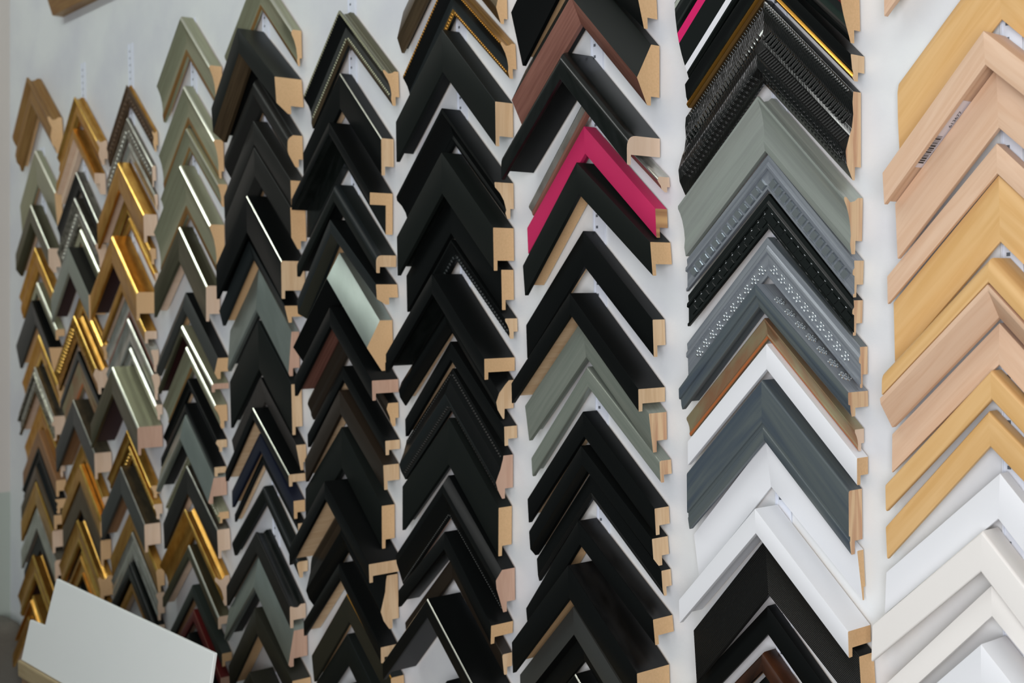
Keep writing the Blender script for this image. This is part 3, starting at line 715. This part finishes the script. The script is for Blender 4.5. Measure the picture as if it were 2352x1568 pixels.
(1,-1.2588,1.1295,0.0966,0.0297,0.0258,0.0123,'flat',1,'bronze'),  # 166
(1,-1.2604,1.0948,0.0928,0.0468,0.0274,-0.0020,'flat',1,'gold'),  # 167
(1,-1.2563,1.0405,0.0995,0.0442,0.0283,0.0107,'soft',1,'silver'),  # 168
(1,-1.2559,0.9934,0.1005,0.0437,0.0221,0.0052,'soft',1,'silverdark'),  # 169
(1,-1.2599,0.9414,0.0969,0.0500,0.0383,0.0284,'scoop',0.8,'goldbright'),  # 170
(1,-1.2596,0.8546,0.1000,0.0391,0.0399,0.0000,'step',0.8,'goldbright'),  # 171
(1,-1.2613,0.8119,0.1000,0.0300,0.0499,-0.0000,'flat',1,'gold'),  # 172
]

LABELS = {
 0: 'pinkish maple corner sample, first down, tenth column from left',
 1: 'honey coloured maple corner sample, second down, tenth column from left',
 2: 'pinkish maple corner sample with a white barcode sticker on its inner side',
 3: 'pinkish maple corner sample, fourth down, tenth column from left',
 4: 'pinkish maple corner sample, fifth down, tenth column from left',
 5: 'honey coloured maple corner sample, sixth down, tenth column from left',
 6: 'honey coloured maple corner sample, seventh down, tenth column from left',
 7: 'pinkish maple corner sample, eighth down, tenth column from left',
 8: 'pinkish maple corner sample, ninth down, tenth column from left',
 9: 'honey coloured maple corner sample, tenth down, tenth column from left',
 10: 'honey coloured maple corner sample, eleventh down, tenth column from left',
 11: 'white corner sample, twelfth down, tenth column from left',
 12: 'creamy white corner sample, thirteenth down, tenth column from left',
 13: 'creamy white corner sample, fourteenth down, tenth column from left',
 14: 'white corner sample, fifteenth down, tenth column from left',
 15: 'black lacquered corner sample with hot pink, white and silver stripes',
 16: 'black corner sample with a thin gold inner edge above the glossy corded black one',
 17: 'very wide glossy black corded corner sample above the silver grey one',
 18: 'wide scooped silver grey corner sample under the glossy corded black one',
 19: 'slate silver corner sample with square silver beads along its inner edge',
 20: 'glossy black corner sample with small beads, under the square-beaded silver one',
 21: 'blue grey corner sample with silver woven ornaments on its front face',
 22: 'slate blue corner sample with small flower ornaments on its outer right side',
 23: 'thin rusty antique gold corner sample with an orange edge in the ninth column',
 24: 'flat white corner sample between the rusty gold one and the wide slate blue one',
 25: 'wide slate blue stained wood corner sample between two white ones',
 26: 'wide sloping white corner sample directly under the slate blue stained wood one',
 27: 'deep box-shaped white corner sample above the wide ribbed black one',
 28: 'wide flat ribbed black corner sample under the deep box-shaped white one',
 29: 'satin black corner sample, fifteenth down, ninth column from left',
 30: 'distressed brown black rounded corner sample at the bottom of the ninth column',
 31: 'satin black corner sample, seventeenth down, ninth column from left',
 32: 'black peaked corner sample, first down, eighth column from left',
 33: 'black peaked corner sample with a coppery pink left slope, above the deep rounded black one',
 34: 'deep glossy black round-edged corner sample above the raspberry pink one',
 35: 'narrow polished silver corner sample with a red line, just above the raspberry pink one',
 36: 'raspberry pink corner sample, the only pink one, in the eighth column',
 37: 'flat matt black corner sample directly under the raspberry pink one',
 38: 'satin black corner sample, seventh down, eighth column from left',
 39: 'satin black corner sample, eighth down, eighth column from left',
 40: 'plain grey green corner sample, ninth down, eighth column from left',
 41: 'plain grey green corner sample, tenth down, eighth column from left',
 42: 'satin black corner sample, eleventh down, eighth column from left',
 43: 'satin black corner sample, twelfth down, eighth column from left',
 44: 'slim black corner sample, thirteenth down, eighth column from left',
 45: 'thick black with a scuffed outer side corner sample, fourteenth down, eighth column from left',
 46: 'thick black with a scuffed outer side corner sample, fifteenth down, eighth column from left',
 47: 'grey edged black stepped corner sample, sixteenth down, eighth column from left',
 48: 'black with a thin silver edge line corner sample, seventeenth down, eighth column from left',
 49: 'peaked bronze and black corner sample, first down, seventh column from left',
 50: 'black scoop with beaded gold rims corner sample, second down, seventh column from left',
 51: 'greyish black corner sample, third down, seventh column from left',
 52: 'satin black corner sample, fourth down, seventh column from left',
 53: 'flat matt black corner sample, fifth down, seventh column from left',
 54: 'satin black corner sample, sixth down, seventh column from left',
 55: 'black with a beaded inner edge corner sample, seventh down, seventh column from left',
 56: 'satin black corner sample, eighth down, seventh column from left',
 57: 'satin black corner sample, ninth down, seventh column from left',
 58: 'satin black corner sample, tenth down, seventh column from left',
 59: 'black corner sample with two beaded lines and a glossy round band, seventh column',
 60: 'flat matt black corner sample, twelfth down, seventh column from left',
 61: 'black grooved with a fine bead line corner sample, thirteenth down, seventh column from left',
 62: 'satin black corner sample, fourteenth down, seventh column from left',
 63: 'brownish black corner sample, fifteenth down, seventh column from left',
 64: 'black with a thin silver edge line corner sample, sixteenth down, seventh column from left',
 65: 'satin black corner sample, seventeenth down, seventh column from left',
 66: 'champagne and black beaded corner sample at the top of the sixth column',
 67: 'black with a thin silver edge line corner sample, second down, sixth column from left',
 68: 'black corner sample with an L-shaped end section, sixth column',
 69: 'greyish black corner sample, fourth down, sixth column from left',
 70: 'dark grey sloped-edge corner sample, fifth down, sixth column from left',
 71: 'peaked corner sample with a pale silvery right slope and black inner slope, sixth column',
 72: 'thick black with pinkish bare wood corner sample, seventh down, sixth column from left',
 73: 'lumpy dark brown corner sample, eighth down, sixth column from left',
 74: 'satin black corner sample, ninth down, sixth column from left',
 75: 'brownish black corner sample, tenth down, sixth column from left',
 76: 'flat matt black corner sample, eleventh down, sixth column from left',
 77: 'satin black corner sample, twelfth down, sixth column from left',
 78: 'satin black corner sample, thirteenth down, sixth column from left',
 79: 'satin black corner sample, fourteenth down, sixth column from left',
 80: 'dark olive with a thin gold edge corner sample, fifteenth down, sixth column from left',
 81: 'greyish black corner sample, sixteenth down, sixth column from left',
 82: 'satin black corner sample, seventeenth down, sixth column from left',
 83: 'scooped champagne silver corner sample, first down, fifth column from left',
 84: 'thick black with a bronze inner slope corner sample, second down, fifth column from left',
 85: 'charcoal corner sample, third down, fifth column from left',
 86: 'charcoal corner sample, fourth down, fifth column from left',
 87: 'charcoal corner sample, fifth down, fifth column from left',
 88: 'black with a thin silver edge line corner sample, sixth down, fifth column from left',
 89: 'dark blue grey corner sample, seventh down, fifth column from left',
 90: 'pale silver green corner sample, eighth down, fifth column from left',
 91: 'greyish black corner sample, ninth down, fifth column from left',
 92: 'charcoal cross-ribbed corner sample, tenth down, fifth column from left',
 93: 'black with a thin silver edge line corner sample, eleventh down, fifth column from left',
 94: 'dark navy blue corner sample in the fifth column',
 95: 'satin black corner sample, thirteenth down, fifth column from left',
 96: 'greyish black corner sample, fourteenth down, fifth column from left',
 97: 'charcoal with a glossy black outer side corner sample, fifteenth down, fifth column from left',
 98: 'pale silver green corner sample, sixteenth down, fifth column from left',
 99: 'dark olive corner sample, seventeenth down, fifth column from left',
 100: 'dark olive corner sample, eighteenth down, fifth column from left',
 101: 'scooped champagne silver corner sample, first down, fourth column from left',
 102: 'scooped champagne silver corner sample, second down, fourth column from left',
 103: 'scooped champagne silver corner sample, third down, fourth column from left',
 104: 'scooped champagne silver corner sample, fourth down, fourth column from left',
 105: 'dark champagne flat-faced corner sample, fifth down, fourth column from left',
 106: 'dark slate grey corner sample, sixth down, fourth column from left',
 107: 'deep champagne box with a bright edge corner sample, seventh down, fourth column from left',
 108: 'scooped champagne silver corner sample, eighth down, fourth column from left',
 109: 'slim black corner sample, ninth down, fourth column from left',
 110: 'satin black corner sample, tenth down, fourth column from left',
 111: 'pale silver green corner sample, eleventh down, fourth column from left',
 112: 'champagne with a fine bead rim corner sample, twelfth down, fourth column from left',
 113: 'dark tarnished silver corner sample, thirteenth down, fourth column from left',
 114: 'gold corner sample, fourteenth down, fourth column from left',
 115: 'dark champagne flat-faced corner sample, fifteenth down, fourth column from left',
 116: 'greenish black corner sample, sixteenth down, fourth column from left',
 117: 'oxblood red corner sample behind the top right end of the white board',
 118: 'satin black corner sample, eighteenth down, fourth column from left',
 119: 'textured brown with a gold outer side corner sample, first down, third column from left',
 120: 'embossed silver corner sample, second down, third column from left',
 121: 'polished silver corner sample, third down, third column from left',
 122: 'gold corner sample, fourth down, third column from left',
 123: 'bright gold corner sample, fifth down, third column from left',
 124: 'gold corner sample, sixth down, third column from left',
 125: 'bright gold corner sample, seventh down, third column from left',
 126: 'gold corner sample, eighth down, third column from left',
 127: 'narrow silver with a red line corner sample, ninth down, third column from left',
 128: 'polished silver corner sample, tenth down, third column from left',
 129: 'polished silver corner sample, eleventh down, third column from left',
 130: 'deep champagne box with a bright edge corner sample, twelfth down, third column from left',
 131: 'bright gold corner sample, thirteenth down, third column from left',
 132: 'embossed gold corner sample, fourteenth down, third column from left',
 133: 'deep slate with a golden grey outer side corner sample, fifteenth down, third column from left',
 134: 'bright gold corner sample, sixteenth down, third column from left',
 135: 'polished silver corner sample, seventeenth down, third column from left',
 136: 'deep glossy black round-edged corner sample, eighteenth down, third column from left',
 137: 'gold corner sample, nineteenth down, third column from left',
 138: 'gold corner sample, first down, second column from left',
 139: 'gold with a dark red lining corner sample, second down, second column from left',
 140: 'dark tarnished silver corner sample, third down, second column from left',
 141: 'embossed silver corner sample, fourth down, second column from left',
 142: 'scooped champagne silver corner sample, fifth down, second column from left',
 143: 'deep grey green corner sample, sixth down, second column from left',
 144: 'bright gold corner sample, seventh down, second column from left',
 145: 'embossed gold corner sample, eighth down, second column from left',
 146: 'dark slate grey corner sample, ninth down, second column from left',
 147: 'thin rusty antique gold corner sample, tenth down, second column from left',
 148: 'deep slate with a golden grey outer side corner sample, eleventh down, second column from left',
 149: 'gold corner sample, twelfth down, second column from left',
 150: 'bright gold corner sample, thirteenth down, second column from left',
 151: 'peaked bronze and black corner sample, fourteenth down, second column from left',
 152: 'bright gold corner sample, fifteenth down, second column from left',
 153: 'bright gold corner sample, sixteenth down, second column from left',
 154: 'dark slate grey corner sample, seventeenth down, second column from left',
 155: 'wide dull gold wood corner sample, first down, first column from left',
 156: 'scooped champagne silver corner sample, second down, first column from left',
 157: 'dark champagne flat-faced corner sample, third down, first column from left',
 158: 'gold corner sample, fourth down, first column from left',
 159: 'scooped champagne silver corner sample, fifth down, first column from left',
 160: 'dark slate grey corner sample, sixth down, first column from left',
 161: 'bright gold corner sample, seventh down, first column from left',
 162: 'embossed silver corner sample, eighth down, first column from left',
 163: 'gold corner sample, ninth down, first column from left',
 164: 'tan brown corner sample, tenth down, first column from left',
 165: 'charcoal corner sample, eleventh down, first column from left',
 166: 'peaked bronze and black corner sample, twelfth down, first column from left',
 167: 'gold corner sample, thirteenth down, first column from left',
 168: 'polished silver corner sample, fourteenth down, first column from left',
 169: 'dark tarnished silver corner sample, fifteenth down, first column from left',
 170: 'bright gold corner sample, sixteenth down, first column from left',
 171: 'bright gold corner sample, seventeenth down, first column from left',
 172: 'gold corner sample, eighteenth down, first column from left',
}

count = {}
PSHAPE = {'flat': 'flat', 'round': 'rounded', 'ridge': '', 'scoop': 'hollowed', 'soft': 'soft-edged', 'ogee': 'curvy', 'bevel': 'bevelled'}
HANG = mat('hanger_steel', srgb(40, 40, 42), .35, .8)
for idx, (c, x, z, w, h, d, r, pk, q, fn) in enumerate(SAMPLES):
    fin = FIN[fn]
    count[c] = count.get(c, 0) + 1
    root = bpy.data.objects.new('frame_corner_sample', None); COL.objects.link(root)
    root.empty_display_size = .02
    root.location = (x, -.0032, z); root.rotation_euler = (0, -r, 0)
    tag(root, LABELS.get(idx, f"{fin['look']} frame corner sample, {CN[count[c]-1] if count[c] <= 10 else str(count[c])+'th'} down in column {c} from the left"),
        'frame sample', f'frame corner samples in the {CN[c-1]} column from the left')
    prof = profile(pk, h, d, q, idx, {'blacksilver': .0013, 'blacksilverin': .0013, 'champagne': .0028, 'champbright': .003, 'champdark': .0022, 'gold': .0022, 'goldbright': .0032,
                                      'silver': .0032, 'slategold': .0016, 'silverdark': .0016, 'goldorn': .0022, 'silverorn': .0022, 'greygoldedge': .0014, 'champbead2': .0024}.get(fn, 0))
    for side in (-1, 1):
        rl = link('rail', rail_mesh('rail', side, w, prof, fin, idx), root)
        def bd(nm, *a, **k): return link(nm, beads(nm, side, w, prof, *a, **k), rl)
        if idx == 17:
            bd('fine_speckled_beading', .0, .11*h, .0032, .85, .0012, LCB, shape='dome')
            bd('rib_row', .28*h, .47*h, .0046, .5, .0014, LCB)
            bd('fine_rib_row', .5*h, .67*h, .0032, .55, .0007, BLK)
            bd('inner_beading', .72*h, .97*h, .0052, .6, .0012, LCB, shape='weave')
        if idx == 19: bd('square_beading', .46*h, .86*h, .0098, .8, .0028, GBB)
        if idx == 20: bd('beading', .5*h, .82*h, .011, .8, .0012, LCB); bd('bead_line', .44*h, .5*h, .011, .25, .0012, GBB, shape='dome')
        if idx == 21: bd('woven_ornament', .48*h, .86*h, .0125, .95, .0018, GBB, shape='weave')
        if idx == 22 and side > 0: bd('flower_ornament', .006, .022, .0165, .8, .0012, GBB, shape='flower', ontop=True)
        if idx == 50: bd('gold_beading', .02*h, .1*h, .004, .8, .0016, GLD, shape='dome'); bd('inner_beading', .84*h, .98*h, .004, .8, .0014, GLD, shape='dome')
        if idx == 66: bd('champagne_beading', .02*h, .1*h, .0042, .8, .0016, CHM, shape='dome'); bd('inner_beading', .7*h, .84*h, .0042, .8, .0014, CHM, shape='dome')
        if idx == 55: bd('beading', .62*h, .95*h, .0052, .9, .0018, BGY, shape='dome')
        if idx == 59: bd('beading', .06*h, .16*h, .0042, .85, .0014, DGR, shape='dome'); bd('inner_beading', .84*h, .95*h, .0042, .85, .0014, DGR, shape='dome')
        if idx == 61: bd('fine_beading', .93*h, .98*h, .0034, .8, .001, SLA, shape='dome')
        if idx in (112,): bd('bead_rim', .3*h, .5*h, .006, .85, .0016, CHE, shape='dome')
        if idx in (132, 145): bd('ornament_beading', .3*h, .6*h, .009, .9, .003, GLB, shape='dome')
        if idx in (119, 120, 141, 162): bd('ornament_beading', .4*h, .75*h, .01, .9, .0022, SIL if idx != 119 else BRN, shape='dome')
    if idx == 2:      # price sticker on the inner side of the left rail
        rail = [o for o in root.children][0]
        rh = .003
        vv = h - rh
        u = Vector((-1, 0, -1)).normalized(); nrm = Vector((1, 0, -1)).normalized(); dep = Vector((0, -1, 0))
        dmid = .014; hw = .0085
        o0 = Vector((-0.0, 0, -vv))
        def quad(a0, a1, b0, b1, lift):
            return [tuple(o0 + u*a + dep*b_ + nrm*lift) for a, b_ in ((a0, b0), (a1, b0), (a1, b1), (a0, b1))]
        def quads(nm, qs, m, par):
            vs = []; fs = []
            for q4 in qs: fs.append(tuple(range(len(vs), len(vs)+4))); vs += q4
            me = bpy.data.meshes.new(nm); me.from_pydata(vs, [], fs); me.materials.append(m)
            o = link(nm, me, par)
            so = o.modifiers.new('thick', 'SOLIDIFY'); so.thickness = .00012
            return o
        PAP = mat('sticker_paper', srgb(226, 220, 226), .6); INK = mat('sticker_ink', srgb(24, 24, 26), .6)
        st = quads('price_sticker', [quad(.036, .103, .0115, .0285, .0004)], PAP, rail)
        st['label'] = 'white sticker with a barcode and the number 613677'
        bars = []; a = .071; rnd = random.Random(3)
        while a < .0985:
            wd = rnd.choice((.0004, .0004, .0008, .0013)); bars.append(quad(a, a+wd, .0195, .0275, .0008)); a += wd + rnd.choice((.0004, .0006, .0009))
        quads('barcode', bars, INK, st)
        def text(body, size, a, bcoord, nm):
            cu = bpy.data.curves.new(nm, 'FONT'); cu.body = body; cu.size = size; cu.align_x = 'LEFT'
            cu.materials.append(INK)
            tmp = bpy.data.objects.new(nm, cu); COL.objects.link(tmp)
            bpy.context.view_layer.update()
            me = bpy.data.meshes.new_from_object(tmp.evaluated_get(bpy.context.evaluated_depsgraph_get()))
            bpy.data.objects.remove(tmp)
            o = link(nm, me, st)
            ex = -u; ez = nrm; ey = ez.cross(ex)
            Mx = Matrix.Identity(4)
            for k, ax in enumerate((ex, ey, ez)):
                for j in range(3): Mx[j][k] = ax[j]
            pos = o0 + u*a + dep*bcoord + nrm*.0008
            for j in range(3): Mx[j][3] = pos[j]
            o.matrix_basis = Mx
            return o
        text('613677', .0054, .062, .0175, 'printed_number')
        text('0 613677 00', .0022, .0965, .0155, 'printed_small_number')
    if c >= 6 and idx not in (15, 32, 33, 49) and pk in ('flat', 'soft') and d > .0125:
        rh = min(.012, .35*h); vv = h-rh
        hx, hy, hz = .016, 0, -.016-vv
        me = box_mesh('hanger', (hx-.0035, -.007, hz-.003), (hx+.0035, -.0005, hz+.0012), HANG, .0004)
        link('hanger', me, root)

# ------------------------------------------------------------------ moulding length high on the wall, top left
def zz(z): return z + H0
pm = [(0, 0, 0, 'top'), (0, .03, .003, 'face'), (.03, .035, .004, 'face'), (.05, .03, .003, 'face'), (.075, .022, .002, 'sight'), (.075, 0, 0, 'back')]
pf = fillet(pm)
nb = len(pf); vs = []; fs = []
for xx in (-1.118, .35):
    for v, dd, zn in pf: vs.append((xx, -dd, zz(.675)-v))
for i in range(nb): fs.append((i, (i+1) % nb, nb+(i+1) % nb, nb+i))
fs += [tuple(range(nb)), tuple(range(nb, 2*nb))]
me = bpy.data.meshes.new('moulding'); me.from_pydata(vs, [], fs)
bm = bmesh.new(); bm.from_mesh(me); bmesh.ops.recalc_face_normals(bm, faces=bm.faces); bm.to_mesh(me); bm.free()
me.materials.append(GLW); me.uv_layers.new(name='UVMap')
for po in me.polygons:
    for li in po.loop_indices:
        cv = me.vertices[me.loops[li].vertex_index].co; me.uv_layers[0].data[li].uv = (cv.x, cv.z)
tag(link('wooden_moulding', me), 'dull gold wooden moulding fixed along the wall at the top left above the samples', 'moulding')

# ------------------------------------------------------------------ counter with a white board on it, bottom left
CW = mat('counter_wood', srgb(150, 126, 98), .5, kind='grain', base2=srgb(132, 104, 78), bump=.05)
CT = mat('counter_edge_wood', srgb(176, 158, 122), .45, kind='grain', base2=srgb(164, 144, 108), bump=.04)
BRD = mat('white_board_face', srgb(246, 249, 247), .6, kind='blotch', base2=srgb(243, 247, 245), scale=.05)
ct = bpy.data.objects.new('wooden_counter', None); COL.objects.link(ct); ct.location = (-.1, -.2, 0)
tag(ct, 'brown wooden counter at the bottom left carrying a white board', 'counter')
CH = zz(-.575)
link('counter_top', box_mesh('ctp', (-.598, -.066, CH-.028), (.7, .075, CH), CT, .003), ct)
link('counter_body', box_mesh('cb', (-.592, -.062, .06), (.69, .07, CH-.028), CW, .002), ct)
link('plinth', box_mesh('pl', (-.58, -.05, 0), (.67, .06, .06), CW, .001), ct)
# board outline in its own plane (x along wall, z up), leaning back
out = [(-.69, 0), (-.045, 0), (-.03, .141), (-.572, .152), (-.602, .072), (-.668, .070)]
bm = bmesh.new()
fr = [bm.verts.new((a, 0, b_)) for a, b_ in out]; bm.faces.new(fr)
r_ = bmesh.ops.extrude_face_region(bm, geom=bm.faces[:])
for v in [g for g in r_['geom'] if isinstance(g, bmesh.types.BMVert)]: v.co.y += .005
bmesh.ops.recalc_face_normals(bm, faces=bm.faces)
bmesh.ops.bevel(bm, geom=bm.edges[:], offset=.0008, segments=2, affect='EDGES')
me = bpy.data.meshes.new('board'); bm.to_mesh(me); bm.free(); me.materials.append(BRD)
me.uv_layers.new(name='UVMap')
for po in me.polygons:
    for li in po.loop_indices:
        cv = me.vertices[me.loops[li].vertex_index].co; me.uv_layers[0].data[li].uv = (cv.x, cv.z)
bo = link('white_board', me); bo.location = (0, -.262, CH+.001); bo.rotation_euler = (math.radians(-7), 0, 0)
tag(bo, 'blank white board with a notched left corner standing at the bottom left', 'board')

# ------------------------------------------------------------------ armchair in the far left corner
UP = mat('taupe_upholstery', srgb(112, 108, 100), .85, kind='speck', base2=srgb(100, 96, 88), bump=.3)
ch = bpy.data.objects.new('armchair', None); COL.objects.link(ch); ch.location = (-1.45, -.3, 0)
tag(ch, 'grey taupe upholstered armchair in the bottom left corner against the wall', 'armchair')
zt = zz(-.69)
link('armrest', box_mesh('arm', (-.062, -.35, .12), (.055, .29, zt+.012), UP, .03, 6), ch)
for sx in (-.03, .03):
    for sy in (-.3, .25): link('leg', box_mesh('leg', (sx-.015, sy-.015, 0), (sx+.015, sy+.015, .13), BRB, .003), ch)
